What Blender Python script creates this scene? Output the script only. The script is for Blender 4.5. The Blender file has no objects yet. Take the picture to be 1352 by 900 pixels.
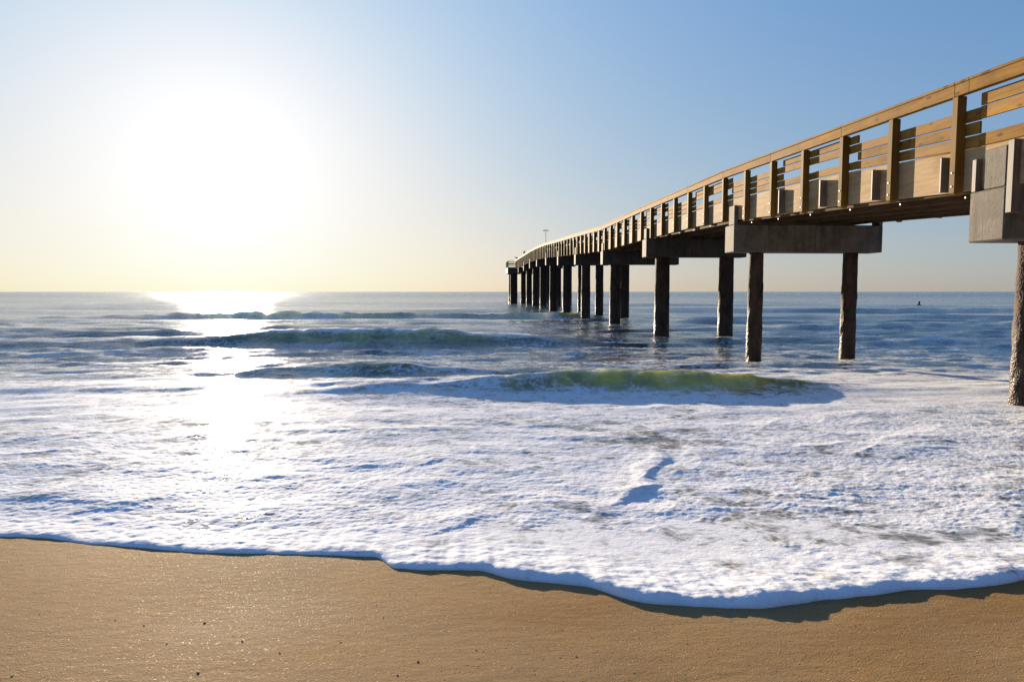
import bpy, bmesh, math, random
import numpy as np
from mathutils import Vector

random.seed(7)
rng = np.random.RandomState(11)
SC = bpy.context.scene
COL = SC.collection
R_ = math.radians

# ------------------------------------------------------------------ camera, sky, sun, exposure
# World: the pier runs along +Y out to sea, mean sea level is z = 0, metres.
CAM = Vector((0.0, 0.0, 1.85))
cd = bpy.data.cameras.new("camera")
cam = bpy.data.objects.new("camera", cd)
COL.objects.link(cam)
cam.location = CAM
cam.rotation_euler = (R_(90 - 4.126), 0, R_(-3.55))
cd.sensor_width = 36.0
cd.lens = 36.0 * 901 / 1352
cd.clip_start = 0.05
cd.clip_end = 60000
SC.camera = cam

EXPOSURE = 1.28
SUN_EL = R_(8.6)
SUN_AZ = R_(-19.2)          # measured from +Y, positive towards +X
wd = bpy.data.worlds.new("World")
SC.world = wd
wd.use_nodes = True
wn, wl = wd.node_tree.nodes, wd.node_tree.links
wn.clear()
wo = wn.new("ShaderNodeOutputWorld")
bg = wn.new("ShaderNodeBackground")
sky = wn.new("ShaderNodeTexSky")
sky.sky_type = 'NISHITA'
sky.sun_disc = False
sky.sun_elevation = SUN_EL
sky.sun_rotation = SUN_AZ
sky.altitude = 0
sky.air_density = 1.0
sky.dust_density = 1.5
sky.ozone_density = 4.0
bg.inputs["Strength"].default_value = 0.12
# The Nishita radiance is compressed channel by channel (the photograph's soft highlights) and sea haze is
# laid over it: a smooth function of height above the horizon and of the angle from the sun, all round the sky.
def wm(op, a, b=None):
    x = wn.new("ShaderNodeMath"); x.operation = op
    for i, v in enumerate((a, b)):
        if v is None: continue
        if isinstance(v, (int, float)): x.inputs[i].default_value = v
        else: wl.new(v, x.inputs[i])
    return x.outputs[0]
sd = Vector((math.sin(SUN_AZ) * math.cos(SUN_EL), math.cos(SUN_AZ) * math.cos(SUN_EL), math.sin(SUN_EL)))
wtc = wn.new("ShaderNodeTexCoord")
dot = wn.new("ShaderNodeVectorMath"); dot.operation = 'DOT_PRODUCT'
wl.new(wtc.outputs["Generated"], dot.inputs[0]); dot.inputs[1].default_value = sd
wsep = wn.new("ShaderNodeSeparateXYZ"); wl.new(wtc.outputs["Generated"], wsep.inputs[0])
ang = wm('ARCCOSINE', wm('MINIMUM', wm('MAXIMUM', dot.outputs["Value"], -1.0), 1.0))
elv = wm('ARCSINE', wm('MINIMUM', wm('MAXIMUM', wsep.outputs[2], 0.0), 1.0))
hA = wm('EXPONENT', wm('MULTIPLY', ang, -1.0 / R_(60)))
hE = wm('EXPONENT', wm('MULTIPLY', elv, -1.0 / R_(20)))
hEA = wm('MULTIPLY', hA, hE)
core = wm('EXPONENT', wm('MULTIPLY', wm('MULTIPLY', ang, ang), -1.0 / R_(7.0) ** 2))          # aureole round the sun
sepc = wn.new("ShaderNodeSeparateColor"); comc = wn.new("ShaderNodeCombineColor")
wl.new(sky.outputs[0], sepc.inputs[0])
for i_, (c0, c1, c2, c3) in enumerate(((-3.50, 2.403, 3.18, -2.509), (-2.20, 1.169, 1.91, -1.532), (-1.14, 0.225, 0.97, -1.046))):
    lg = wm('ADD', wm('ADD', wm('MULTIPLY', hE, c1), wm('MULTIPLY', hA, c2)), wm('ADD', wm('MULTIPLY', hEA, c3), c0))
    v = wm('MULTIPLY', wm('POWER', sepc.outputs[i_], 0.25), wm('EXPONENT', lg))
    v = wm('DIVIDE', v, wm('POWER', wm('ADD', wm('POWER', v, 6.0), 1.0), 1 / 6.0))      # soft highlight shoulder
    v = wm('ADD', v, wm('MULTIPLY', core, 0.15))
    wl.new(wm('MULTIPLY', v, (0.985, 1.0, 1.045)[i_] / 0.12 / 2 ** EXPOSURE), comc.inputs[i_])
wl.new(comc.outputs[0], bg.inputs["Color"])
wl.new(bg.outputs[0], wo.inputs["Surface"])

ld = bpy.data.lights.new("sun", 'SUN')
ld.energy = 5.0
ld.angle = R_(0.53)
ld.color = (1.0, 0.83, 0.62)
sun = bpy.data.objects.new("sun", ld)
COL.objects.link(sun)
sun.location = (-40, 100, 30)
sd = Vector((math.sin(SUN_AZ) * math.cos(SUN_EL), math.cos(SUN_AZ) * math.cos(SUN_EL), math.sin(SUN_EL)))
sun.rotation_euler = sd.to_track_quat('Z', 'Y').to_euler()

vs = SC.view_settings
vs.view_transform = 'Standard'
vs.look = 'None'
vs.exposure = EXPOSURE
vs.gamma = 1.0
vs.use_curve_mapping = False

# ------------------------------------------------------------------ helpers
def tag(o, label=None, cat=None, group=None, kind=None):
    if label: o["label"] = label
    if cat: o["category"] = cat
    if group: o["group"] = group
    if kind: o["kind"] = kind
    return o

def link(name, me, mat=None, parent=None, loc=(0, 0, 0)):
    o = bpy.data.objects.new(name, me)
    COL.objects.link(o)
    o.location = loc
    if mat is not None:
        me.materials.append(mat)
    if parent is not None:
        o.parent = parent
        o.location = Vector(loc) - absloc(parent)
    return o

def absloc(o):
    v = Vector(o.location)
    while o.parent is not None:
        o = o.parent
        v = v + Vector(o.location)
    return v

def empty(name, loc):
    o = bpy.data.objects.new(name, None)
    COL.objects.link(o)
    o.location = loc
    o.empty_display_size = 0.2
    return o

def from_bm(bm, name):
    me = bpy.data.meshes.new(name)
    bm.to_mesh(me)
    bm.free()
    return me

def board(name, x0, x1, y0, y1, za, zb, mat, parent, bevel=0.004, chamfer=0.0, jit=0.0):
    """A timber between y0 and y1; za=(bottom, top) at y0, zb=(bottom, top) at y1."""
    c = Vector(((x0 + x1) / 2, (y0 + y1) / 2, (za[0] + za[1] + zb[0] + zb[1]) / 4))
    bm = bmesh.new()
    v = []
    for y, z in ((y0, za), (y1, zb)):
        for x in (x0, x1):
            for k in (0, 1):
                zz = z[k]
                v.append(bm.verts.new(Vector((x, y, zz)) - c))
    a = lambda *i: bm.faces.new([v[j] for j in i])
    a(0, 1, 3, 2); a(4, 6, 7, 5); a(0, 4, 5, 1); a(2, 3, 7, 6); a(0, 2, 6, 4); a(1, 5, 7, 3)
    bmesh.ops.recalc_face_normals(bm, faces=bm.faces)
    if chamfer:
        e = [e for e in bm.edges if all(p.co.z < 0 for p in e.verts) and abs(e.verts[0].co.y - e.verts[1].co.y) < 1e-4
             and abs(e.verts[0].co.x - e.verts[1].co.x) > 1e-3 or
             all(p.co.z < 0 and p.co.x < 0 for p in e.verts)]
        bmesh.ops.bevel(bm, geom=e, offset=chamfer, segments=1, affect='EDGES', clamp_overlap=True)
    if bevel:
        bmesh.ops.bevel(bm, geom=list(bm.edges), offset=bevel, segments=1, affect='EDGES', clamp_overlap=True)
    return link(name, from_bm(bm, name), mat, parent, c)

# ------------------------------------------------------------------ numpy noise
_perm = rng.permutation(512)
_perm = np.concatenate([_perm, _perm]).astype(np.int64)
_ga = rng.rand(512) * 2 * np.pi
_gx, _gy = np.cos(_ga), np.sin(_ga)

def perlin(x, y, seed=0):
    x = x + seed * 17.31; y = y - seed * 9.77
    xi = np.floor(x); yi = np.floor(y)
    xf = x - xi; yf = y - yi
    xi = xi.astype(np.int64) & 511; yi = yi.astype(np.int64) & 511
    x1 = (xi + 1) & 511; y1 = (yi + 1) & 511
    def g(ix, iy, dx, dy):
        h = _perm[(_perm[ix] + iy) & 511]
        return _gx[h] * dx + _gy[h] * dy
    u = xf * xf * xf * (xf * (xf * 6 - 15) + 10)
    v = yf * yf * yf * (yf * (yf * 6 - 15) + 10)
    a = g(xi, yi, xf, yf); b = g(x1, yi, xf - 1, yf)
    c = g(xi, y1, xf, yf - 1); d = g(x1, y1, xf - 1, yf - 1)
    return (a + u * (b - a)) * (1 - v) + (c + u * (d - c)) * v

def fbm(x, y, oct=4, seed=0, gain=0.5):
    s = 0; a = 1.0
    for o in range(oct):
        s = s + a * perlin(x, y, seed + o * 3)
        x = x * 2.03; y = y * 2.03; a *= gain
    return s

def sstep(a, b, x):
    t = np.clip((x - a) / (b - a), 0, 1)
    return t * t * (3 - 2 * t)

# ------------------------------------------------------------------ material helpers
def mat_new(name):
    m = bpy.data.materials.new(name)
    m.use_nodes = True
    n, l = m.node_tree.nodes, m.node_tree.links
    n.clear()
    out = n.new("ShaderNodeOutputMaterial")
    b = n.new("ShaderNodeBsdfPrincipled")
    l.new(b.outputs[0], out.inputs[0])
    return m, n, l, b, out

def nd(n, t, **kw):
    x = n.new(t)
    for k, v in kw.items():
        if k in x.inputs: x.inputs[k].default_value = v
        else: setattr(x, k, v)
    return x

def noise(n, l, vec, scale, detail=4, rough=0.55):
    x = nd(n, "ShaderNodeTexNoise", Scale=scale, Detail=detail, Roughness=rough)
    if vec is not None: l.new(vec, x.inputs["Vector"])
    return x.outputs[0]

def mapping(n, l, vec, scale=(1, 1, 1), loc=None):
    x = n.new("ShaderNodeMapping")
    l.new(vec, x.inputs["Vector"])
    x.inputs["Scale"].default_value = scale
    if loc is not None: l.new(loc, x.inputs["Location"])
    return x.outputs[0]

def math_(n, l, op, a, b=None, c=None, clamp=False):
    x = n.new("ShaderNodeMath"); x.operation = op; x.use_clamp = clamp
    for i, v in enumerate((a, b, c)):
        if v is None: continue
        if isinstance(v, (int, float)): x.inputs[i].default_value = v
        else: l.new(v, x.inputs[i])
    return x.outputs[0]

def maprange(n, l, v, a, b, c=0.0, d=1.0, smooth=True):
    x = n.new("ShaderNodeMapRange")
    x.interpolation_type = 'SMOOTHSTEP' if smooth else 'LINEAR'
    l.new(v, x.inputs["Value"])
    for k, q in (("From Min", a), ("From Max", b), ("To Min", c), ("To Max", d)):
        x.inputs[k].default_value = q
    return x.outputs["Result"]

def mixc(n, l, fac, a, b):
    x = n.new("ShaderNodeMix"); x.data_type = 'RGBA'
    for i, v in ((0, fac), (6, a), (7, b)):
        if isinstance(v, (int, float)): x.inputs[i].default_value = v
        elif isinstance(v, tuple): x.inputs[i].default_value = v + (1,) if len(v) == 3 else v
        else: l.new(v, x.inputs[i])
    return x.outputs[2]

def bump(n, l, h, strength, dist, normal=None):
    x = nd(n, "ShaderNodeBump", Strength=strength, Distance=dist)
    l.new(h, x.inputs["Height"])
    if normal is not None: l.new(normal, x.inputs["Normal"])
    return x.outputs[0]

def wood(name, c_dark, c_light, axis=1, rough=0.55, knots=True, var=0.25, spec=0.4, saw=0.0):
    m, n, l, b, out = mat_new(name)
    tc = n.new("ShaderNodeTexCoord"); oi = n.new("ShaderNodeObjectInfo")
    rv = n.new("ShaderNodeCombineXYZ")
    r = math_(n, l, 'MULTIPLY', oi.outputs["Random"], 43.0)
    for i in range(3): l.new(r, rv.inputs[i])
    s = [9.0, 9.0, 9.0]; s[axis] = 0.55
    v = mapping(n, l, tc.outputs["Object"], tuple(s), rv.outputs[0])
    g1 = noise(n, l, v, 2.2, 5, 0.6)
    g2 = noise(n, l, v, 14, 3, 0.7)
    g = math_(n, l, 'ADD', math_(n, l, 'MULTIPLY', g1, 0.65), math_(n, l, 'MULTIPLY', g2, 0.35))
    col = mixc(n, l, maprange(n, l, g, 0.33, 0.66), c_dark, c_light)
    big = noise(n, l, mapping(n, l, tc.outputs["Object"], (1.3, 1.3, 1.3), rv.outputs[0]), 1.4, 3)
    col = mixc(n, l, maprange(n, l, big, 0.45, 0.75, 0, 0.45), col, tuple(x * 0.55 for x in c_dark))
    if knots:
        kv = mapping(n, l, tc.outputs["Object"], (7, 7, 7) if axis != 1 else (7, 2.6, 7), rv.outputs[0])
        vo = nd(n, "ShaderNodeTexVoronoi", Scale=1.0); l.new(kv, vo.inputs["Vector"])
        k = maprange(n, l, vo.outputs["Distance"], 0.10, 0.22, 0.75, 0.0)
        col = mixc(n, l, k, col, tuple(x * 0.33 for x in c_dark))
    # silvered, sun-bleached weathering that differs from board to board
    wn_ = noise(n, l, mapping(n, l, tc.outputs["Object"], tuple(0.35 * q for q in s), rv.outputs[0]), 2.0, 4, 0.65)
    wx_ = math_(n, l, 'MULTIPLY', maprange(n, l, wn_, 0.42, 0.68), math_(n, l, 'MULTIPLY_ADD', oi.outputs["Random"], 0.32, 0.04))
    gy = sum(c_light) / 3
    col = mixc(n, l, wx_, col, (gy * 0.95, gy * 0.86, gy * 0.74))
    hsv = n.new("ShaderNodeHueSaturation")
    l.new(col, hsv.inputs["Color"])
    l.new(math_(n, l, 'MULTIPLY_ADD', oi.outputs["Random"], var, 1 - var / 2), hsv.inputs["Value"])
    l.new(hsv.outputs[0], b.inputs["Base Color"])
    b.inputs["Roughness"].default_value = rough
    b.inputs["Specular IOR Level"].default_value = spec
    h = g
    if saw:
        sv = mapping(n, l, tc.outputs["Object"], (1, 60, 60), rv.outputs[0])
        h = math_(n, l, 'MULTIPLY_ADD', noise(n, l, sv, 1.0, 2), saw, g)
    l.new(bump(n, l, h, 0.5, 0.004), b.inputs["Normal"])
    return m

W_RAIL = wood("weathered_rail_timber", (0.186, 0.091, 0.013), (0.294, 0.153, 0.025), 1, 0.75, spec=0.06)
W_SLAT = wood("slat_timber", (0.194, 0.095, 0.015), (0.310, 0.163, 0.030), 1, 0.75, var=0.35, spec=0.07)
W_POST = wood("post_timber", (0.113, 0.057, 0.006), (0.193, 0.100, 0.013), 2, 0.7, knots=False, spec=0.1)
W_PALE = wood("pale_new_board", (0.301, 0.196, 0.092), (0.435, 0.306, 0.161), 1, 0.75, knots=False, var=0.1, saw=0.6, spec=0.07)
W_OLD = wood("grey_brown_board", (0.216, 0.140, 0.072), (0.378, 0.257, 0.140), 1, 0.75, knots=False, var=0.2, saw=0.3, spec=0.1)
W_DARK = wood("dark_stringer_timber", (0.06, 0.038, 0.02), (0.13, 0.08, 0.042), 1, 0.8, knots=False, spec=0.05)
W_DECK = wood("deck_timber", (0.16, 0.09, 0.04), (0.30, 0.18, 0.085), 0, 0.65, knots=False)
W_CLEAT = wood("grey_cleat_timber", (0.08, 0.065, 0.05), (0.17, 0.14, 0.105), 2, 0.6, knots=False)

def concrete(name, c0, c1, stain):
    m, n, l, b, out = mat_new(name)
    g = n.new("ShaderNodeNewGeometry")
    p = g.outputs["Position"]
    a = noise(n, l, p, 2.3, 6, 0.65)
    col = mixc(n, l, maprange(n, l, a, 0.3, 0.7), c0, c1)
    st = noise(n, l, mapping(n, l, p, (5, 5, 0.5)), 2.0, 4, 0.6)
    col = mixc(n, l, maprange(n, l, st, 0.48, 0.72, 0, 0.7), col, stain)
    vo = nd(n, "ShaderNodeTexVoronoi", Scale=16.0); l.new(p, vo.inputs["Vector"])
    pit = maprange(n, l, vo.outputs["Distance"], 0.08, 0.2, 1, 0)
    col = mixc(n, l, math_(n, l, 'MULTIPLY', pit, 0.6), col, tuple(x * 0.3 for x in stain))
    l.new(col, b.inputs["Base Color"])
    b.inputs["Roughness"].default_value = 0.8
    f = noise(n, l, p, 40, 4, 0.6)
    h = math_(n, l, 'SUBTRACT', f, math_(n, l, 'MULTIPLY', pit, 0.8))
    l.new(bump(n, l, h, 0.6, 0.006), b.inputs["Normal"])
    return m

CONC = concrete("stained_concrete", (0.083, 0.066, 0.046), (0.165, 0.134, 0.093), (0.041, 0.031, 0.019))
CONC2 = concrete("grey_concrete", (0.051, 0.041, 0.030), (0.101, 0.082, 0.060), (0.027, 0.020, 0.014))

def pile_mat():
    m, n, l, b, out = mat_new("encrusted_pile")
    g = n.new("ShaderNodeNewGeometry")
    p = g.outputs["Position"]
    a = noise(n, l, mapping(n, l, p, (1, 1, 0.45)), 6, 6, 0.65)
    col = mixc(n, l, maprange(n, l, a, 0.3, 0.7), (0.022, 0.012, 0.007), (0.085, 0.048, 0.027))
    sep = n.new("ShaderNodeSeparateXYZ"); l.new(p, sep.inputs[0])
    wet = maprange(n, l, math_(n, l, 'MULTIPLY_ADD', a, 0.8, sep.outputs[2]), 1.0, 2.2, 1, 0)
    vo = nd(n, "ShaderNodeTexVoronoi", Scale=34.0); l.new(p, vo.inputs["Vector"])
    col = mixc(n, l, math_(n, l, 'MULTIPLY', maprange(n, l, vo.outputs["Distance"], 0.1, 0.4, 0.5, 0), wet), col, (0.16, 0.10, 0.06))
    l.new(col, b.inputs["Base Color"])
    l.new(maprange(n, l, wet, 0, 1, 0.75, 0.42, False), b.inputs["Roughness"])
    b.inputs['Specular IOR Level'].default_value = 0.2
    h = math_(n, l, 'SUBTRACT', noise(n, l, p, 18, 4, 0.6), vo.outputs["Distance"])
    l.new(bump(n, l, h, 0.7, 0.012), b.inputs["Normal"])
    return m
PILE = pile_mat()

def plain(name, col, rough=0.5, metal=0.0):
    m, n, l, b, out = mat_new(name)
    g = n.new("ShaderNodeNewGeometry")
    a = noise(n, l, g.outputs["Position"], 9, 4)
    l.new(mixc(n, l, a, tuple(x * 0.75 for x in col), tuple(min(1, x * 1.2) for x in col)), b.inputs["Base Color"])
    b.inputs["Roughness"].default_value = rough
    b.inputs["Metallic"].default_value = metal
    return m
STEEL = plain("galvanised_steel", (0.34, 0.32, 0.29), 0.5, 0.6)
POLE = plain("painted_pole", (0.12, 0.12, 0.12), 0.5)
GULL_G = plain("gull_grey_plumage", (0.22, 0.21, 0.20), 0.8)
SUIT = plain("black_wetsuit", (0.010, 0.010, 0.012), 0.95)

# ------------------------------------------------------------------ the beach (one sheet)
# swash edge, world X -> Y (traced on the beach, in metres)
FX = np.array([-9, -6, -4.3, -3.01, -2.698, -2.363, -2.183, -1.671, -1.118, -0.801, -0.507, -0.457, -0.254, 0.076, 0.154, 0.309, 0.61, 0.734, 0.862, 1.099, 1.348, 1.587, 1.705, 2.008, 2.207, 2.427, 2.662, 2.892, 3.7, 4.6, 6.0, 9])
FY = np.array([5.4, 5.0, 4.75, 4.467, 4.412, 4.265, 4.223, 4.072, 3.99, 3.941, 3.867, 3.701, 3.651, 3.616, 3.52, 3.443, 3.349, 3.202, 3.12, 3.059, 3.041, 3.078, 3.125, 3.151, 3.215, 3.19, 3.234, 3.303, 3.443, 3.603, 4.0, 4.6])
def front(X):
    s = 0
    ks = np.linspace(-0.04, 0.04, 5)
    for k in ks: s = s + np.interp(X + k, FX, FY)
    return s / len(ks) + 0.018 * perlin(X * 3.1, X * 0 + 3.3, 5) + 0.008 * perlin(X * 11, X * 0 + 8.3, 6)

def sand_z(X, Y):
    z = 0.345 - 0.055 * (Y - 3.4)
    z = np.where(Y > 8, 0.092 - 0.03 * (Y - 8), z)
    z = np.where(Y > 60, -1.47 - 0.01 * (Y - 60), z)
    return np.where(Y < 0, 0.53 - 0.03 * Y, z) + 0.012 * perlin(X * 0.5, Y * 0.5, 21) * np.where(Y < 8, 1, 0.0)

def grid_mesh(name, X, Y, Z, attrs=None):
    nr, nc = X.shape
    co = np.stack([X, Y, Z], -1).reshape(-1, 3).astype(np.float32)
    i = np.arange(nr * nc, dtype=np.int32).reshape(nr, nc)
    q = np.stack([i[:-1, :-1], i[:-1, 1:], i[1:, 1:], i[1:, :-1]], -1).reshape(-1, 4)
    me = bpy.data.meshes.new(name)
    me.vertices.add(len(co)); me.vertices.foreach_set("co", co.ravel())
    me.loops.add(q.size); me.loops.foreach_set("vertex_index", q.ravel())
    me.polygons.add(len(q))
    me.polygons.foreach_set("loop_start", np.arange(0, q.size, 4, dtype=np.int32))
    me.polygons.foreach_set("use_smooth", np.ones(len(q), dtype=bool))
    for k, a in (attrs or {}).items():
        t = me.attributes.new(k, 'FLOAT', 'POINT')
        t.data.foreach_set("value", a.ravel().astype(np.float32))
    me.update(); me.validate()
    return me

def sand_mat():
    m, n, l, b, out = mat_new("wet_sand")
    g = n.new("ShaderNodeNewGeometry"); p = g.outputs["Position"]
    big = noise(n, l, mapping(n, l, p, (0.5, 1.4, 1)), 1.3, 4, 0.6)
    fine = noise(n, l, p, 150, 3, 0.7)
    mid = noise(n, l, mapping(n, l, p, (1, 2.2, 1)), 9, 5, 0.6)
    col = mixc(n, l, maprange(n, l, big, 0.35, 0.65), (0.30, 0.175, 0.066), (0.39, 0.243, 0.105))
    col = mixc(n, l, maprange(n, l, fine, 0.38, 0.7, 0, 0.4), col, (0.15, 0.09, 0.042))
    pt = noise(n, l, mapping(n, l, p, (0.9, 0.55, 1)), 1.1, 3, 0.5)
    col = mixc(n, l, maprange(n, l, pt, 0.42, 0.68, 0, 0.45), col, (0.27, 0.19, 0.11))
    vo = nd(n, "ShaderNodeTexVoronoi", Scale=70.0); l.new(p, vo.inputs["Vector"])
    sep = n.new("ShaderNodeSeparateColor"); l.new(vo.outputs["Color"], sep.inputs[0])
    spk = math_(n, l, 'MULTIPLY', maprange(n, l, sep.outputs[0], 0.93, 0.95), maprange(n, l, vo.outputs["Distance"], 0.18, 0.34, 1, 0))
    col = mixc(n, l, spk, col, (0.07, 0.045, 0.03))
    spk2 = math_(n, l, 'MULTIPLY', maprange(n, l, sep.outputs[1], 0.92, 0.94), maprange(n, l, vo.outputs["Distance"], 0.18, 0.3, 1, 0))
    col = mixc(n, l, spk2, col, (0.55, 0.43, 0.30))
    l.new(col, b.inputs["Base Color"])
    l.new(maprange(n, l, big, 0.3, 0.7, 0.62, 0.75), b.inputs["Roughness"])
    b.inputs['Specular IOR Level'].default_value = 0.1
    vg = nd(n, "ShaderNodeTexVoronoi", Scale=190.0); l.new(p, vg.inputs["Vector"])
    sg = n.new("ShaderNodeSeparateColor"); l.new(vg.outputs["Color"], sg.inputs[0])
    glint = maprange(n, l, sg.outputs[2], 0.972, 0.985)
    l.new(math_(n, l, 'MULTIPLY_ADD', glint, -0.22, maprange(n, l, big, 0.3, 0.7, 0.62, 0.75)), b.inputs["Roughness"])
    l.new(math_(n, l, 'MULTIPLY_ADD', glint, 0.006, 0.011), b.inputs["Specular IOR Level"])
    h = math_(n, l, 'ADD', math_(n, l, 'MULTIPLY', fine, 0.8), math_(n, l, 'MULTIPLY', mid, 1.2))
    h = math_(n, l, 'MULTIPLY_ADD', sg.outputs[0], 0.35, h)
    h = math_(n, l, 'ADD', h, math_(n, l, 'MULTIPLY', spk2, 0.8))
    l.new(bump(n, l, h, 0.8, 0.0055), b.inputs["Normal"])
    return m
SAND = sand_mat()
sx = np.concatenate([np.linspace(-4000, -10, 8), np.linspace(-9, 13, 140), np.linspace(20, 4000, 8)])
sy = np.concatenate([np.linspace(-600, -7, 8), np.linspace(-6, 9, 130), np.linspace(10, 120, 40)])
SX, SY = np.meshgrid(sx, sy)
beach = link("beach_sand", grid_mesh("beach_sand", SX, SY, sand_z(SX, SY)), SAND)
tag(beach, kind="structure")

# ------------------------------------------------------------------ the sea: one sheet from the swash edge to the horizon
def build_sea():
    u = np.concatenate([np.linspace(-2.6, -0.84, 80), np.linspace(-0.82, 1.04, 1180), np.linspace(1.06, 2.8, 80)])
    d = [0.0, 0.0015, 0.004, 0.008, 0.013, 0.019, 0.026, 0.034, 0.043]
    while d[-1] < 20000:
        y = d[-1] + 3.4
        d.append(d[-1] + min(max(0.0085, 0.55 * y * y / (682 * 1.75)), 0.5 * y))
    d = np.array(d)
    U, D = np.meshgrid(u, d)
    X = U * (3.6 + D)
    F = front(X)
    F = np.where(D > 30, 3.6, F + (3.6 - F) * sstep(6, 30, D))
    Y = F + D
    st = np.gradient(Y, axis=0)                     # local row spacing
    lvl = np.interp(Y, [2.5, 3.4, 4.5, 6, 9, 11, 13, 16, 19, 22, 25, 28, 33, 40, 46, 52, 70, 3e4],
                    [.385, .345, .31, .28, .245, .20, .12, -.02, -.17, -.14, 0.0, .08, .10, .0, -.12, 0, 0, 0])
    Z = lvl.copy()
    foam = np.zeros_like(Z); silt_glow = np.zeros_like(Z)
    # ---- wind chop and swell
    chop = np.zeros_like(Z)
    r = np.random.RandomState(5)
    for k in range(70):
        lam = 0.45 * (26 / 0.45) ** (k / 69.0)
        th = r.normal(0, 0.45 if lam < 3 else 0.13)
        kx, ky = math.sin(th) * 2 * np.pi / lam, math.cos(th) * 2 * np.pi / lam
        a = 0.0105 * lam ** 0.72 * (0.5 if lam > 3 else 1)
        fil = 1 - sstep(0.25 * lam, 0.6 * lam, st)
        ph = kx * X + ky * Y + r.rand() * 6.28
        s = np.sin(ph + 0.35 * np.sin(ph))
        chop += a * fil * s
    gust = 0.8 + 0.6 * fbm(X * 0.04, Y * 0.16, 3, 40)
    chop *= np.clip(gust, 0.3, 1.5)
    amt = np.interp(Y, [3, 8, 12, 16, 22, 40, 70, 3e4], [0, 0.05, 0.2, 0.5, 0.75, 1.15, 1.5, 1.5])
    Z += chop * amt
    # ---- breaking waves
    wob = lambda s, sc, a: a * fbm(X * sc, X * 0 + 0.5, 3, s)
    def wave(yc, xs, hs, wf, wb, seed, silt_glow_xs=None, silt_glow_h=None, crest_foam=0.0, face_rough=0.04):
        nonlocal Z, foam, silt_glow
        A = np.interp(X, xs, hs)
        A = A * (1 + 0.22 * fbm(X * 0.6 / max(wf, .5), X * 0 + seed, 3, seed))
        dy = Y - (yc + wob(seed, 0.25, 0.25 * wb))
        wff = wf * (0.8 + 0.3 * perlin(X * 0.7, X * 0, seed + 3))
        prof = np.where(dy < 0, 1 / (1 + (np.abs(dy) / wff) ** 3.2), np.exp(-(dy / wb) ** 2))
        Z += A * prof + A * face_rough * fbm(X * 1.2 / wf, Y * 3 / wf, 3, seed + 7) * prof
        face = np.exp(-np.abs((dy + wff * 0.5) / (wff * 1.15)) ** 3)
        if silt_glow_xs is not None:
            silt_glow = np.maximum(silt_glow, np.interp(X, silt_glow_xs, silt_glow_h) * face * sstep(0.02, 0.2, A))  # mask for stirred-up sand and the painted glow of backlit breaker faces
        if crest_foam:
            cf = np.exp(-((dy + 0.02 * wb) / (0.16 * wb + 0.05)) ** 2) * sstep(0.05, 0.3, A)
            foam = np.maximum(foam, crest_foam * cf * (0.75 + 0.6 * fbm(X * 0.9, Y * 1.5, 3, seed + 11)))
        return dy, A
    wave(11.35, [-4.5, -1.8, 0.0, 1.4, 3.0, 4.6, 5.8, 7.0, 9], [0, .09, .18, .28, .32, .25, .12, .03, 0], 0.55, 1.1, 1,
         [-2, 0.4, 1.2, 2.2, 3.4, 4.6, 5.6, 6.5], [0, .3, .6, .9, 1.0, .9, .6, 0], 0.30, 0.12)
    wave(15.2, [-9, -5, -3.6, -1.6, -0.3, 1], [.03, .10, .20, .24, .15, 0], 0.55, 1.3, 2, [-5, -2, 0], [0, .3, 0])
    wave(11.9, [-14, -9, -6, -3.5, -2.2, -1, 0], [.06, .08, .07, .06, .10, .07, 0], 0.5, 1.2, 3)
    wave(25.6, [-40, -20, -12, -8.5, -6, -3, -0.5, 2, 5, 9], [.06, .08, .12, .32, .56, .56, .46, .26, .10, 0], 0.95, 2.4, 4,
         [-10, -6, -3, 0, 3], [0, .5, .75, .5, 0], 1.0, 0.10)
    wave(48.5, [-60, -30, -22, -17, -11, -5, 0, 4, 7.5, 10, 14, 40], [.15, .25, .40, .62, .72, .62, .58, .66, .62, .30, .12, .1], 0.95, 4.0, 5,
         [-20, -16, -12, -8, -4, 0, 3, 5, 7.5, 10], [0, .9, 1.0, .8, .5, .45, .7, 1.0, 1.0, 0], 0.2, 0.06)
    wave(31, [6, 11, 16, 21, 26, 34], [0, .18, .28, .33, .25, .1], 1.0, 2.6, 6, None, None)
    wave(62, [20, 30, 42, 60, 90], [0, .3, .42, .4, .2], 1.4, 4, 7, None, None)
    wave(22.5, [-40, -14, -8, -5, 0], [.06, .1, .12, .08, 0], 0.8, 1.8, 8, None, None)
    wave(70, [-120, -60, -20, 10, 30], [.2, .3, .25, .2, .0], 1.6, 5, 9, None, None)
    # ---- swash sheet: lumpy foam, ridges and a rounded lip
    near = 1 - sstep(7.5, 11.5, Y)
    wx = X + 0.25 * perlin(X * 0.8, Y * 0.8, 50); wy = Y + 0.3 * perlin(X * 0.9, Y * 0.9, 51)
    lump = fbm(wx * 1.1 + wy * 0.3, wy * 1.6, 4, 52)
    Z += near * 0.016 * lump
    rid = 1 - np.abs(perlin(wx * 1.3 - wy * 0.9, wy * 1.1 + wx * 0.5, 55)) * 2
    Z += near * 0.009 * np.clip(rid, 0, 1) ** 3 * sstep(-0.2, 0.4, lump)
    pit = fbm(X * 13, Y * 17, 2, 60) * (1 - sstep(0.03, 0.08, st))
    pit2 = fbm(X * 30, Y * 36, 2, 61) * (1 - sstep(0.012, 0.03, st))
    Z += near * (0.0042 * pit + 0.0022 * pit2)
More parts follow.
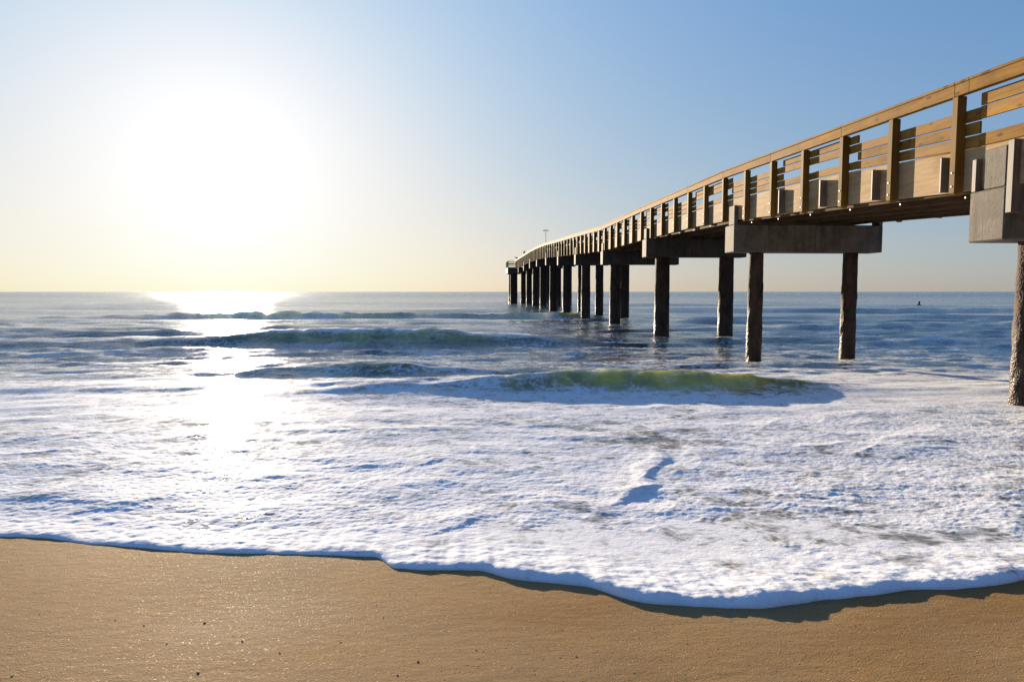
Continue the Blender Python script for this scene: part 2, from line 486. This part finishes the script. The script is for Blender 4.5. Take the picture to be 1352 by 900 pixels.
    def ridge(pts, h, w):
        """a little step in the foam with a steep shoreward face"""
        nonlocal Z, foam
        P = np.array(pts, float)
        if P[0, 0] > P[-1, 0]: P = P[::-1]
        yl = np.interp(X, P[:, 0], P[:, 1])
        yl = yl + 0.03 * perlin(X * 6, X * 0, 70) + 0.02 * perlin(X * 17, X * 0, 71)
        L = P[-1, 0] - P[0, 0]
        env = sstep(P[0, 0] - 0.05, P[0, 0] + 0.25 * L, X) * (1 - sstep(P[-1, 0] - 0.25 * L, P[-1, 0] + 0.05, X))
        sl = (np.interp(X + .05, P[:, 0], P[:, 1]) - np.interp(X - .05, P[:, 0], P[:, 1])) / 0.1
        dy = (Y - yl) / np.sqrt(1 + sl ** 2) + 0.05 * fbm(X * 5, Y * 5, 3, 74)
        prof = np.where(dy < 0, np.exp(-(dy / (0.45 * w)) ** 2), np.exp(-(dy / (2.4 * w)) ** 2))
        Z += h * env * prof * (0.85 + 0.5 * perlin(X * 5, Y * 5, 72))
        foam = np.maximum(foam, env * prof)
    for q in RIDGES: ridge(*q)
    # lip
    Hl = np.interp(X, [-3, -1, -0.5, -0.3, 0.5, 1.2, 1.8, 3], [.017, .020, .020, .028, .038, .045, .040, .034]) * (1 + 0.55 * fbm(X * 3.6, X * 0 + 2, 4, 80))
    wl_ = 0.075 + 0.03 * perlin(X * 2.3, X * 0, 81)
    t = np.clip(D / wl_, 0, 1)
    cap = np.sqrt(np.clip(1 - (1 - t) ** 2, 0, 1))
    bulge = np.exp(-((D - wl_) / 0.22) ** 2)
    sz = sand_z(X, Y)
    lipz = sz + Hl * cap * (0.72 + 0.28 * bulge) + 0.004 * pit * t + 0.008 * t * fbm(X * 7, Y * 7, 2, 83)
    k = sstep(0.10, 0.9, D)
    Z = lipz * (1 - k) + np.maximum(Z, sz + 0.02) * k
    Z = np.where(D <= 0, sz - 0.006, Z)
    # ---- foam cover
    cov = np.interp(D, [0, 0.35, 0.6, 1.2, 3.0, 5.5, 7.2, 8.2, 10, 14, 20, 22, 30, 50, 3e4], [1, 1, .82, .74, .80, .76, .66, .58, .44, .36, .32, .24, .20, .12, -0.1])
    cov = cov + (0.24 * fbm(X * 0.35, Y * 0.7, 4, 90) + 0.10 * perlin(X * 1.3 + Y * .4, Y * 2.2, 95)) * sstep(0.4, 1.8, D)
    for bx, by, rx, ry, am in THIN:
        q = ((X - bx) / rx) ** 2 + ((Y - by) / ry) ** 2
        cov = cov + am * np.exp(-q)
    for yb_ in (9.15, 18.6):
        for xp in (7.92, 10.64):
            cov = cov + 0.22 * np.exp(-((X - xp - .15) ** 2 + ((Y - yb_ + .3) / 1.3) ** 2) / 0.35)
    foam = np.maximum(foam, cov * (1 - 0.85 * np.clip(silt_glow, 0, 1) * sstep(9.5, 10.2, Y)))
    # streaky shallow veil of foam at the feet of the breakers
    for y0, w, am, xa, xb in ((46.2, 1.6, .55, -22, 9), (43.2, 2.0, .40, -25, 6), (23.6, 1.3, .30, -9, 3), (10.2, .3, .72, -0.5, 6.5)):
        foam = np.maximum(foam, am * np.exp(-((Y - y0) / w) ** 2) * sstep(xa - 2, xa + 1, X) * (1 - sstep(xb - 1, xb + 2, X)))
    return grid_mesh("sea_water", X, Y, Z, {"foam": np.clip(foam, 0, 1), "silt_glow": np.clip(silt_glow, 0, 1)})

RIDGES = [
    ([(1.02, 4.84), (1.27, 5.12), (1.56, 5.36)], 0.027, 0.10),
    ([(1.40, 5.48), (1.62, 5.92), (1.92, 6.32)], 0.024, 0.10),
    ([(-0.55, 4.02), (-0.15, 4.32), (0.0, 4.55), (0.12, 4.66)], 0.011, 0.10),
    ([(0.10, 3.70), (0.3, 3.80), (0.56, 3.78)], 0.022, 0.08),
    ([(-3.05, 4.85), (-2.7, 4.98), (-2.35, 4.95)], 0.009, 0.07),
    ([(-0.62, 5.9), (-0.35, 6.3), (-0.1, 6.45)], 0.010, 0.10),
    ([(0.45, 3.35), (0.62, 3.42), (0.8, 3.40)], 0.02, 0.06),
]
THIN = [(3.0, 3.95, 0.75, 0.45, -.32), (1.75, 7.2, 0.55, 0.5, -.30), (2.2, 7.0, 0.5, 0.35, -.22), (1.2, 8.0, .5, .4, -.15),
        (-4.2, 8.2, 2.4, 1.0, -.18), (-2.0, 7.0, 1.0, .5, -.12), (5.5, 13.5, 3.5, 2.0, .16), (9.5, 12.5, 4, 2.5, .22), (2.2, 4.7, .7, .5, -.10), (1.55, 3.45, .45, .22, -.22)]

def sea_mat():
    m, n, l, b, out = mat_new("sea_water_and_foam")
    g = n.new("ShaderNodeNewGeometry"); p = g.outputs["Position"]
    af = nd(n, "ShaderNodeAttribute", attribute_name="foam"); at = nd(n, "ShaderNodeAttribute", attribute_name="silt_glow")
    sep = n.new("ShaderNodeSeparateXYZ"); l.new(p, sep.inputs[0])
    Y = sep.outputs[1]
    # foam mask: cover plus lacy noise at two scales
    wv = noise(n, l, p, 1.6, 3)
    n1 = noise(n, l, mapping(n, l, p, (0.8, 1.5, 1)), 2.4, 6, 0.62)
    n2 = noise(n, l, mapping(n, l, p, (1, 1.35, 1)), 13, 5, 0.65)
    n3 = noise(n, l, mapping(n, l, p, (0.22, 1.1, 1)), 1.6, 5, 0.6)
    far = maprange(n, l, Y, 9, 15)
    n13 = math_(n, l, 'ADD', math_(n, l, 'MULTIPLY', n1, math_(n, l, 'SUBTRACT', 1.0, far)), math_(n, l, 'MULTIPLY', n3, far))
    ns = math_(n, l, 'ADD', math_(n, l, 'MULTIPLY', n13, 0.6), math_(n, l, 'MULTIPLY', n2, 0.4))
    wc = n.new("ShaderNodeTexNoise"); wc.inputs["Scale"].default_value = 2.2; wc.inputs["Detail"].default_value = 3
    l.new(p, wc.inputs["Vector"])
    wv_ = n.new("ShaderNodeVectorMath"); wv_.operation = 'MULTIPLY_ADD'
    l.new(wc.outputs["Color"], wv_.inputs[0]); wv_.inputs[1].default_value = (0.5, 0.5, 0); l.new(p, wv_.inputs[2])
    def lace(sc, w):
        q = nd(n, "ShaderNodeTexVoronoi", feature='DISTANCE_TO_EDGE', Scale=sc)
        l.new(wv_.outputs[0], q.inputs["Vector"])
        return maprange(n, l, q.outputs["Distance"], 0.0, w, 1, 0)
    lc = math_(n, l, 'ADD', math_(n, l, 'MULTIPLY', lace(3.2, 0.30), 0.30), math_(n, l, 'MULTIPLY', lace(11.0, 0.35), 0.22))
    v = math_(n, l, 'ADD', af.outputs["Fac"], math_(n, l, 'MULTIPLY_ADD', ns, 2.4, -1.36))
    v = math_(n, l, 'ADD', v, lc)
    mask = maprange(n, l, v, 0.38, 1.0)
    # water
    sv = math_(n, l, 'MULTIPLY', at.outputs["Fac"], maprange(n, l, noise(n, l, mapping(n, l, p, (1.4, 0.5, 0.9)), 1.5, 4, 0.6), 0.3, 0.62, 0.45, 1.0))
    shallow = maprange(n, l, Y, 8, 60, 1, 0)
    wcol = mixc(n, l, math_(n, l, 'MULTIPLY', shallow, 0.7), (0.026, 0.070, 0.108), (0.15, 0.148, 0.108))
    wcol = mixc(n, l, maprange(n, l, Y, 7, 12, 0.7, 0), wcol, (0.25, 0.225, 0.18))
    wcol = mixc(n, l, sv, wcol, (0.66, 0.575, 0.095))  # sandy water, with sun shining through the wave faces put into the colour
    l.new(wcol, b.inputs["Base Color"])
    b.inputs["Roughness"].default_value = 0.07
    l.new(maprange(n, l, Y, 30, 300, 0.06, 0.20, False), b.inputs["Roughness"])
    b.inputs["IOR"].default_value = 1.333
    l.new(math_(n, l, 'MULTIPLY', at.outputs["Fac"], 0.92), b.inputs["Subsurface Weight"])
    b.inputs["Subsurface Radius"].default_value = (1.0, 1.0, 0.3)
    b.inputs["Subsurface Scale"].default_value = 0.6
    w1 = noise(n, l, mapping(n, l, p, (0.75, 1.6, 1)), 1.5, 6, 0.62)
    w2 = noise(n, l, mapping(n, l, p, (0.8, 1.5, 1)), 7.5, 4, 0.6)
    hh = math_(n, l, 'ADD', w1, math_(n, l, 'MULTIPLY', w2, 0.22))
    calm = math_(n, l, 'ADD', maprange(n, l, Y, 6, 20, 0.25, 1.0), maprange(n, l, Y, 50, 250, 0.0, 1.2))
    bw = n.new("ShaderNodeBump"); bw.inputs["Distance"].default_value = 0.22
    l.new(hh, bw.inputs["Height"]); l.new(math_(n, l, 'MULTIPLY', calm, 0.36), bw.inputs["Strength"])
    l.new(bw.outputs[0], b.inputs["Normal"])
    # foam
    f = n.new("ShaderNodeBsdfPrincipled")
    bub = noise(n, l, p, 55, 3, 0.6)
    l.new(mixc(n, l, maprange(n, l, bub, 0.3, 0.7), (0.80, 0.79, 0.765), (0.90, 0.885, 0.85)), f.inputs["Base Color"])
    f.inputs["Roughness"].default_value = 0.65
    f.inputs["Specular IOR Level"].default_value = 0.006
    f.inputs["Subsurface Weight"].default_value = 0.0
    f.inputs["Subsurface Radius"].default_value = (1.0, 1.0, 1.0)
    f.inputs["Subsurface Scale"].default_value = 0.012
    fh = math_(n, l, 'ADD', math_(n, l, 'MULTIPLY', n2, 1.0), math_(n, l, 'MULTIPLY', bub, 0.25))
    l.new(bump(n, l, fh, 0.42, 0.016), f.inputs["Normal"])
    mx = n.new("ShaderNodeMixShader")
    l.new(mask, mx.inputs[0]); l.new(b.outputs[0], mx.inputs[1]); l.new(f.outputs[0], mx.inputs[2])
    l.new(mx.outputs[0], out.inputs[0])
    return m

sea = link("sea_water", build_sea(), sea_mat())
tag(sea, kind="structure")

# ------------------------------------------------------------------ the pier
X0, XR = 7.18, 11.36                          # outer faces of the two sides
BENT = [-0.35, 9.5, 18.94, 28.2, 37.3, 46.8, 56.0, 64.8, 73.7, 82.3, 91.4, 101.3]      # sea-side faces of the caps
RY = [-14, -0.35, 9.55, 19.0, 28.25, 37.3, 46.85, 56.0, 64.8, 73.6, 82, 91.3, 101.3, 120]
RZ = [4.08, 4.53, 4.90, 5.24, 5.36, 5.41, 5.78, 6.09, 6.43, 6.64, 6.73, 6.73, 6.76, 6.78]
R = lambda y: float(np.interp(y, RY, RZ))                                   # top of the hand rail
T = lambda y: float(np.interp(y, [9.5, 13, 19], [1.0, 0.87, 0.83]))         # hand rail to deck edge board top
B = lambda y: float(np.interp(y, [9.5, 13, 18.6, 19.2], [1.60, 1.49, 1.45, 1.34]))   # to deck edge board bottom
CB = lambda y: float(np.interp(y, [9.5, 19, 28], [2.35, 2.31, 2.10]))       # to cap bottom
Y_END = 106.5
pier = tag(empty("fishing_pier", (9.2, -12.5, 0.6)),
           "long timber railed fishing pier on dark encrusted piles running out to sea", "pier")

PITCH = 1.545
posts = [9.77 + PITCH * k for k in range(-14, 63)]
posts = [8.22 if abs(y - 8.624) < .05 else y for y in posts if y < Y_END - 0.3]

bolt_me = None
def bolt(parent, loc, r=0.011, h=0.012, ax='X'):
    bm = bmesh.new()
    bmesh.ops.create_cone(bm, cap_ends=True, segments=8, radius1=r, radius2=r * 0.8, depth=h)
    bmesh.ops.rotate(bm, verts=bm.verts, matrix=__import__("mathutils").Matrix.Rotation(R_(-90), 3, 'Y'))
    return link("bolt", from_bm(bm, "bolt"), STEEL, parent, loc)

for side in (0, 1):
    s = 1 if side == 0 else -1
    xe = X0 if side == 0 else XR
    xr = lambda a, b: (xe + s * a, xe + s * b) if s > 0 else (xe + s * b, xe + s * a)
    for i, y in enumerate(posts):
        bv = 0.006 if y < 30 else 0.0
        w = 0.12
        lean = random.uniform(-.006, .006)
        r0, r1 = R(y) - 0.212, R(y + w) - 0.212
        pb = R(y) - B(y) - 0.05 + random.uniform(-.02, .02)
        p = board("rail_post", *xr(-0.045, 0.094), y, y + w, (pb, r0), (pb, r1), W_POST, pier, bv, 0.035 if y < 40 else 0)
        if side == 0 and y < 24 and y > -2:
            for dz in (0.13, 0.33):
                bolt(p, (xe - 0.05, y + w / 2, pb + dz), 0.014, 0.012)
            # galvanised plate washer where the post bolt passes the edge beam
            bolt(p, (xe + 0.17, y + w / 2 - 0.02, pb - 0.03), 0.017, 0.02)
    # hand rail: face board + flat cap board, in two-bay lengths
    seq = [posts[0] - 0.2] + [posts[k] + 0.07 for k in range(2, len(posts), 2)] + [Y_END]
    for a, b2 in zip(seq, seq[1:]):
        bv = 0.005 if a < 30 else 0
        a_, b_ = a + 0.0015, b2 - 0.0015
        dz = random.uniform(-.004, .004)
        # split where the profile bends so that the rail follows the deck
        cut = [a_] + [q for q in RY if a_ + .05 < q < b_ - .05] + [b_]
        for c0, c1 in zip(cut, cut[1:]):
            board("hand_rail_board", *xr(-0.052, 0.035), c0, c1, (R(c0) - .212 + dz, R(c0) - .043 + dz), (R(c1) - .212 + dz, R(c1) - .043 + dz), W_RAIL, pier, bv)
            board("cap_rail_board", *xr(-0.066, 0.155), c0, c1, (R(c0) - .041, R(c0)), (R(c1) - .041, R(c1)), W_RAIL, pier, bv)
            board("inner_rail_board", *xr(0.094, 0.132), c0, c1, (R(c0) - .18, R(c0) - .043), (R(c1) - .18, R(c1) - .043), W_RAIL, pier, 0)
    # slats: four rows on the deck side of the posts, rows 1 and 3 left open by turns
    row = lambda y, k: (R(y) - (0.225 + (T(y) - 0.235) * (k + 1) / 4) + 0.010, R(y) - (0.225 + (T(y) - 0.235) * k / 4) - 0.010)
    for i in range(len(posts) - 1):
        y, y2 = posts[i], posts[i + 1]
        near_ = y < 32
        ph = (i + 2 * side) % 4                         # AABB
        rows = (0, 1, 3) if ph in (0, 1) else (1, 2, 3)
        for k in rows:
            a, b2 = y - 0.27, y2 - 0.275            # boards run on a little past the post on the shore side
            e = random.uniform(-.006, .006)
            za, zb = row(a, k), row(b2, k)
            board("rail_slat", *xr(0.096, 0.132), a, b2, (za[0] + e, za[1] + e), (zb[0] + e, zb[1] + e), W_SLAT, pier, 0.004 if near_ else 0)
    # deck edge boards
    yb = [-12.5, -6.5] + [BENT[0] - .33] + [1.6, 4.6, 7.6] + [10.02, 13.2, 16.3, 18.9]
    k = 18.9
    while k < Y_END - 3:
        k += 3.07
        yb.append(min(k, Y_END))
    for a, b2 in zip(yb, yb[1:]):
        mt = W_PALE if (b2 <= 18.95 and side == 0) else W_OLD
        a_, b_ = a + .002, b2 - .002
        board("edge_board", *xr(0.098, 0.148), a_, b_, (R(a_) - B(a_ + .01), R(a_) - T(a_) - .005), (R(b_) - B(b_ - .01), R(b_) - T(b_) - .005), mt, pier, 0.004 if a < 30 else 0)
    if side == 0:
        for y in (0.9, 2.73, 4.55, 6.4, 10.06, 11.84, 13.66, 15.52):
            board("cleat", *xr(-0.05, 0.095), y, y + .035, (R(y) - B(y) + .01, R(y) - T(y) - .07), (R(y) - B(y) + .01, R(y) - T(y) - .07), W_CLEAT, pier, 0.004)

# stringers below the deck, bay by bay
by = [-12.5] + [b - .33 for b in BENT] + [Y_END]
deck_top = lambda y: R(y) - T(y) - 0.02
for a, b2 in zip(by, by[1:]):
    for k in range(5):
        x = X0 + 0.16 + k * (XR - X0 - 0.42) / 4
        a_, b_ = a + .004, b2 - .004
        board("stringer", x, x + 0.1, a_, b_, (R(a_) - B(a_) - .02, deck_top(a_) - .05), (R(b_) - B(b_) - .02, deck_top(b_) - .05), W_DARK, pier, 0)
# deck planks: singly where they can be told apart, the far rest as one part
pl_w = 0.192
y = -12.4
cnt = 0
far_bm = bmesh.new()
while y < Y_END - 0.2:
    zt = deck_top(y)
    x0, x1 = X0 + 0.152, XR - 0.152
    if cnt < 300:
        board("deck_plank", x0, x1, y, y + pl_w - .008, (zt - .045, zt), (deck_top(y + pl_w) - .045, deck_top(y + pl_w)), W_DECK, pier, 0)
    else:
        M = bmesh.ops.create_cube(far_bm, size=1)
        for v in M["verts"]:
            v.co = Vector(((x0 + x1) / 2 + v.co.x * (x1 - x0), y + .092 + v.co.y * (pl_w - .008), zt - .0225 + v.co.z * .045))
    cnt += 1
    y += pl_w
fo = link("far_deck_planks", from_bm(far_bm, "far_deck_planks"), W_DECK, pier, (0, 0, 0))
fo["kind"] = "stuff"

# bents: concrete cap with an upstand at each end, two piles
def pile(parent, x, y, zt, zb, r, seed, seg=40, rows=110, enc=1.0):
    th = np.linspace(0, 2 * np.pi, seg, endpoint=False)
    zz = np.linspace(zb, zt, rows)
    TH, ZZ = np.meshgrid(th, zz)
    cxn, syn = np.cos(TH) * r, np.sin(TH) * r
    g = 0.5 * (fbm(cxn * 5 + seed, ZZ * 2.2 + syn * 5, 3, seed) + fbm(syn * 5 - seed, ZZ * 2.2 - cxn * 5, 3, seed + 5))
    g2 = perlin(cxn * 22 + syn * 9, ZZ * 18 + seed, seed + 2)
    low = 1 - sstep(1.2, 3.0, ZZ)
    q = enc * (0.022 * g * (0.5 + low) + 0.007 * g2 * (0.35 + low) + 0.012 * low)
    RR = r * (1.03 - 0.02 * (ZZ - zb) / (zt - zb)) + q
    co = np.stack([np.cos(TH) * RR, np.sin(TH) * RR, ZZ - zb], -1).reshape(-1, 3)
    fs = []
    for a in range(rows - 1):
        for c in range(seg):
            d2 = (c + 1) % seg
            fs.append((a * seg + c, a * seg + d2, (a + 1) * seg + d2, (a + 1) * seg + c))
    me = bpy.data.meshes.new("pile")
    me.from_pydata([tuple(v) for v in co], [], fs)
    for pgn in me.polygons: pgn.use_smooth = True
    return link("pile", me, PILE, parent, (x, y, zb))

def cap_block(name, x0, x1, y0, y1, z0, z1, mat, parent, bv=0.02):
    return board(name, x0, x1, y0, y1, (z0, z1), (z0, z1), mat, parent, bv)

for n, yb_ in enumerate(BENT):
    y0, y1 = yb_ - 0.66, yb_
    yc = (y0 + y1) / 2
    zb = R(yb_) - CB(yb_)
    zt = min(zb + 0.74, R(yc) - B(yc) - 0.024)
    c = cap_block("pile_cap", X0 - 0.005, XR + 0.005, y0, y1, zb, zt, CONC if n < 3 else CONC2, pier)
    for xa, xb in ((X0 - 0.004, X0 + 0.088), (XR - 0.088, XR + 0.004)):
        ut = max(zb + 0.74, zt) + (0.52 if n < 3 else 0.42)
        cap_block("upstand_block", xa, xb, y0 + .01, y0 + .40, zt + 0.002, ut, CONC if n < 3 else CONC2, c, 0.012)
    if n == 1:
        cap_block("clamp_timber", X0 - .002, X0 + .17, y0 - .11, y0 - .004, zt - 0.36, zt + 0.60, W_CLEAT, c, 0.006)
        cap_block("clamp_timber", X0 - .001, X0 + .09, y1 - .10, y1 - .02, zt + .002, zt + 0.46, W_CLEAT, c, 0.006)
    rr = {0: .21, 1: .19, 2: .19, 3: .29, 4: .29, 5: .30, 6: .32}.get(n, 0.37)
    for k, x in enumerate((7.90 if n == 1 else 7.94, 10.64)):
        bot = float(sand_z(np.array([x]), np.array([yc]))[0]) - 0.5
        pile(c, x, yc - .02, zb - 0.003, bot, rr, n * 2 + k + 1, 36 if n < 4 else 20, 120 if n < 4 else 40)

# wider pier head
zh = R(108) - 2.06
hx0, hx1, hy0, hy1 = 5.95, 12.4, 106.6, 112.6
head = cap_block("pier_head_slab", hx0, hx1, hy0, hy1, zh, zh + 0.95, CONC2, pier)
for x in (6.95, 11.4):
    for y in (107.4, 111.6):
        pile(head, x, y, zh - .003, -2.5, 0.56, int(x * 3 + y), 20, 40, 0.6)
for (xa, ya, xb, yb2) in ((hx0, hy0, hx0, hy1), (hx0, hy0, X0 - .1, hy0), (XR + .1, hy0, hx1, hy0), (hx1, hy0, hx1, hy1), (hx0, hy1, hx1, hy1)):
    nseg = max(1, round(math.hypot(xb - xa, yb2 - ya) / 1.5))
    for i in range(nseg + 1):
        px, py = xa + (xb - xa) * i / nseg, ya + (yb2 - ya) * i / nseg
        px = min(max(px, hx0 + .06), hx1 - .06); py = min(max(py, hy0 + .06), hy1 - .06)
        if i < nseg or (xa, ya) == (XR + .1, hy0):
            board("head_rail_post", px - .05, px + .05, py - .05, py + .05, (zh + .952, zh + 1.95), (zh + .952, zh + 1.95), W_POST, head, 0)
    for dz, hh in ((1.96, .06), (1.66, .12), (1.36, .12)):
        o_ = 0.115 if dz < 1.9 else 0.06
        board("head_rail", min(xa, xb) + (o_ if xa < 9 and xa == xb else (-o_ - .04 if xa == xb else .13)), max(xa, xb) + (o_ + .04 if xa < 9 and xa == xb else (-o_ if xa == xb else -.13)),
              min(ya, yb2) + (.12 if ya == yb2 == hy0 else (-.16 if ya == yb2 else .2)), max(ya, yb2) + (.16 if ya == yb2 == hy0 else (-.12 if ya == yb2 else -.2)),
              (zh + dz, zh + dz + hh), (zh + dz, zh + dz + hh), W_RAIL, head, 0)

# ------------------------------------------------------------------ lamp post on the deck
def tube(name, pts, rad, mat, parent, seg=10):
    bm = bmesh.new()
    rings = []
    for i, (p, r) in enumerate(zip(pts, rad)):
        p = Vector(p)
        d = (Vector(pts[min(i + 1, len(pts) - 1)]) - Vector(pts[max(i - 1, 0)])).normalized()
        a = d.orthogonal().normalized(); b = d.cross(a)
        rings.append([bm.verts.new(p + (a * math.cos(t) + b * math.sin(t)) * r) for t in [2 * math.pi * k / seg for k in range(seg)]])
    for r0, r1 in zip(rings, rings[1:]):
        for k in range(seg): bm.faces.new((r0[k], r0[(k + 1) % seg], r1[(k + 1) % seg], r1[k]))
    bm.faces.new(rings[0][::-1]); bm.faces.new(rings[-1])
    bmesh.ops.recalc_face_normals(bm, faces=bm.faces)
    me = from_bm(bm, name)
    for q in me.polygons: q.use_smooth = True
    return link(name, me, mat, parent, (0, 0, 0) if parent is None else absloc(parent))

lz = deck_top(83)
lamp = tag(empty("lamp_post", (9.25, 83, lz)), "thin dark lamp post with a crossbar standing on the pier deck", "lamp post")
tube("pole", [(0, 0, -.001), (0, 0, .3), (0, 0, 1.8), (0, 0, 3.45)], [.09, .045, .038, .032], POLE, lamp)
tube("crossbar", [(-.24, 0, 3.37), (0, 0, 3.40), (.24, 0, 3.37)], [.035, .04, .035], POLE, lamp)
for sx_ in (-1, 1):
    tube("lamp_head", [(sx_ * .12, 0, 3.345), (sx_ * .2, 0, 3.335), (sx_ * .28, 0, 3.325), (sx_ * .36, 0, 3.315)], [.025, .045, .05, .02], POLE, lamp)

# ------------------------------------------------------------------ gulls on the hand rail
def gull(loc, rz, label, crouch=1.0, sc=1.0):
    prof = [(-.30, .075, .012), (-.22, .10, .03), (-.12, .13, .065), (0, .15, .085), (.09, .165, .082), (.15, .20, .058), (.18, .245, .045), (.20, .28, .045), (.225, .295, .04), (.26, .29, .022), (.30, .28, .010), (.325, .272, .004)]
    o = empty("gull", loc); o.rotation_euler[2] = rz
    pts = [(x * sc, 0, (.06 + (z - .02) * crouch) * sc) for x, z, r in prof]
    bm_o = tube("body", pts, [r * sc for x, z, r in prof], GULL_G, o, 14)
    for sy_ in (-1, 1):
        tube("wing", [(.10 * sc, sy_ * .07 * sc, .19 * sc * crouch), (-.05 * sc, sy_ * .085 * sc, .18 * sc * crouch), (-.2 * sc, sy_ * .05 * sc, .15 * sc * crouch), (-.36 * sc, sy_ * .015 * sc, .12 * sc * crouch)], [.02 * sc, .05 * sc, .035 * sc, .006 * sc], GULL_G, o, 8)
        tube("leg", [(0, sy_ * .03 * sc, 0.0), (0.005, sy_ * .03 * sc, .09 * sc)], [.007, .007], POLE, o, 6)
    return tag(o, label, "gull", "gulls perched on the pier rail")
gull((X0 + .06, 90.6, R(90.6)), R_(70), "gull standing upright on the pier hand rail", 1.25, 1.35)
gull((X0 + .06, 104.6, R(104.6)), R_(175), "gull sitting low on the hand rail by the pier head", 0.8, 1.3)

# ------------------------------------------------------------------ person in the water far out
def person():
    P = {"hip": ((0, 0, -.75), .17), "waist": ((0, 0, -.5), .16), "chest": ((0, .02, -.2), .185), "neckb": ((0, .02, .0), .10), "neck": ((0, .0, .09), .062),
         "headl": ((0, -.02, .17), .085), "head": ((0, -.02, .25), .10), "headt": ((0, -.01, .33), .07),
         "shl": ((-.17, .02, -.05), .085), "ell": ((-.38, -.04, -.17), .058), "hal": ((-.56, -.22, -.19), .04), "fil": ((-.62, -.33, -.21), .025),
         "shr": ((.17, .02, -.05), .085), "elr": ((.39, -.04, -.17), .058), "har": ((.57, -.20, -.19), .04), "fir": ((.63, -.31, -.21), .025),
         "hl": ((-.1, 0, -.85), .11), "kl": ((-.14, -.1, -1.25), .075), "al": ((-.14, .1, -1.62), .05), "fl": ((-.15, -.03, -1.70), .04),
         "hr": ((.1, 0, -.85), .11), "kr": ((.15, -.15, -1.22), .075), "ar": ((.15, .05, -1.6), .05), "fr": ((.16, -.08, -1.68), .04)}
    E_ = "hip waist,waist chest,chest neckb,neckb neck,neck headl,headl head,head headt,chest shl,shl ell,ell hal,hal fil,chest shr,shr elr,elr har,har fir,hip hl,hl kl,kl al,al fl,hip hr,hr kr,kr ar,ar fr"
    k = list(P)
    me = bpy.data.meshes.new("person")
    me.from_pydata([P[q][0] for q in k], [tuple(k.index(w) for w in e.split()) for e in E_.split(",")], [])
    o = bpy.data.objects.new("person", me); COL.objects.link(o)
    md = o.modifiers.new("skin", 'SKIN'); o.modifiers.new("sub", 'SUBSURF').levels = 2
    o.modifiers["sub"].render_levels = 2
    for i, q in enumerate(k):
        r = P[q][1]; me.skin_vertices[0].data[i].radius = (r, r)
    me.skin_vertices[0].data[0].use_root = True
    me.materials.append(SUIT)
    return o
pr = person()
pr.location = (51.9, 76.0, 0.40)
pr.scale = (1.2, 1.2, 1.1)
pr.rotation_euler[2] = R_(25)
tag(pr, "person in dark wetsuit out in the water, head and shoulders above the surface", "person")

# ------------------------------------------------------------------ shell bits on the wet sand
def shell_mesh(seed):
    r = random.Random(seed)
    bm = bmesh.new()
    bmesh.ops.create_icosphere(bm, subdivisions=1, radius=0.5)
    for v in bm.verts:
        v.co = Vector((v.co.x * r.uniform(.7, 1.3), v.co.y * r.uniform(.6, 1.1), v.co.z * r.uniform(.3, .7)))
    return from_bm(bm, "pebble")
PEB = [plain("dark_shell", (0.06, 0.04, 0.026), 0.9), plain("pale_shell", (0.40, 0.30, 0.20), 0.85)]
pm = []
for k in range(6):
    me = shell_mesh(k); me.materials.append(PEB[0] if k < 4 else PEB[1]); pm.append(me)
PEBBLES = [(-0.21, 2.62, .012), (0.02, 2.70, .010), (0.05, 2.69, .007), (-0.28, 2.52, .009), (-1.05, 2.60, .016), (-1.28, 2.86, .008), (-1.46, 3.05, .010), (-1.2, 3.06, .014),
           (-1.62, 3.12, .009), (-0.78, 2.74, .008), (-0.55, 2.82, .009), (-0.97, 2.86, .012), (-0.40, 3.05, .007), (-0.45, 3.2, .008), (-1.75, 2.62, .010), (-1.9, 2.46, .010),
           (0.15, 2.9, .007), (0.42, 2.62, .009), (0.9, 2.7, .006), (-2.0, 3.2, .007), (-0.12, 3.05, .006), (-1.35, 2.42, .009), (0.62, 2.48, .008), (-0.9, 2.5, .009)]
for i, (x, y, s) in enumerate(PEBBLES):
    z = float(sand_z(np.array([x]), np.array([y]))[0])
    o = bpy.data.objects.new("pebble", pm[i % 6]); COL.objects.link(o)
    o.location = (x, y, z + s * 0.12); o.scale = (s, s, s); o.rotation_euler[2] = i * 1.3
    if i % 6 < 4: tag(o, "tiny dark brown shell bit lying on the wet sand", "shell bit", "dark shell bits scattered on the sand")
    else: tag(o, "tiny pale tan shell bit lying on the wet sand", "shell bit", "pale shell bits scattered on the sand")
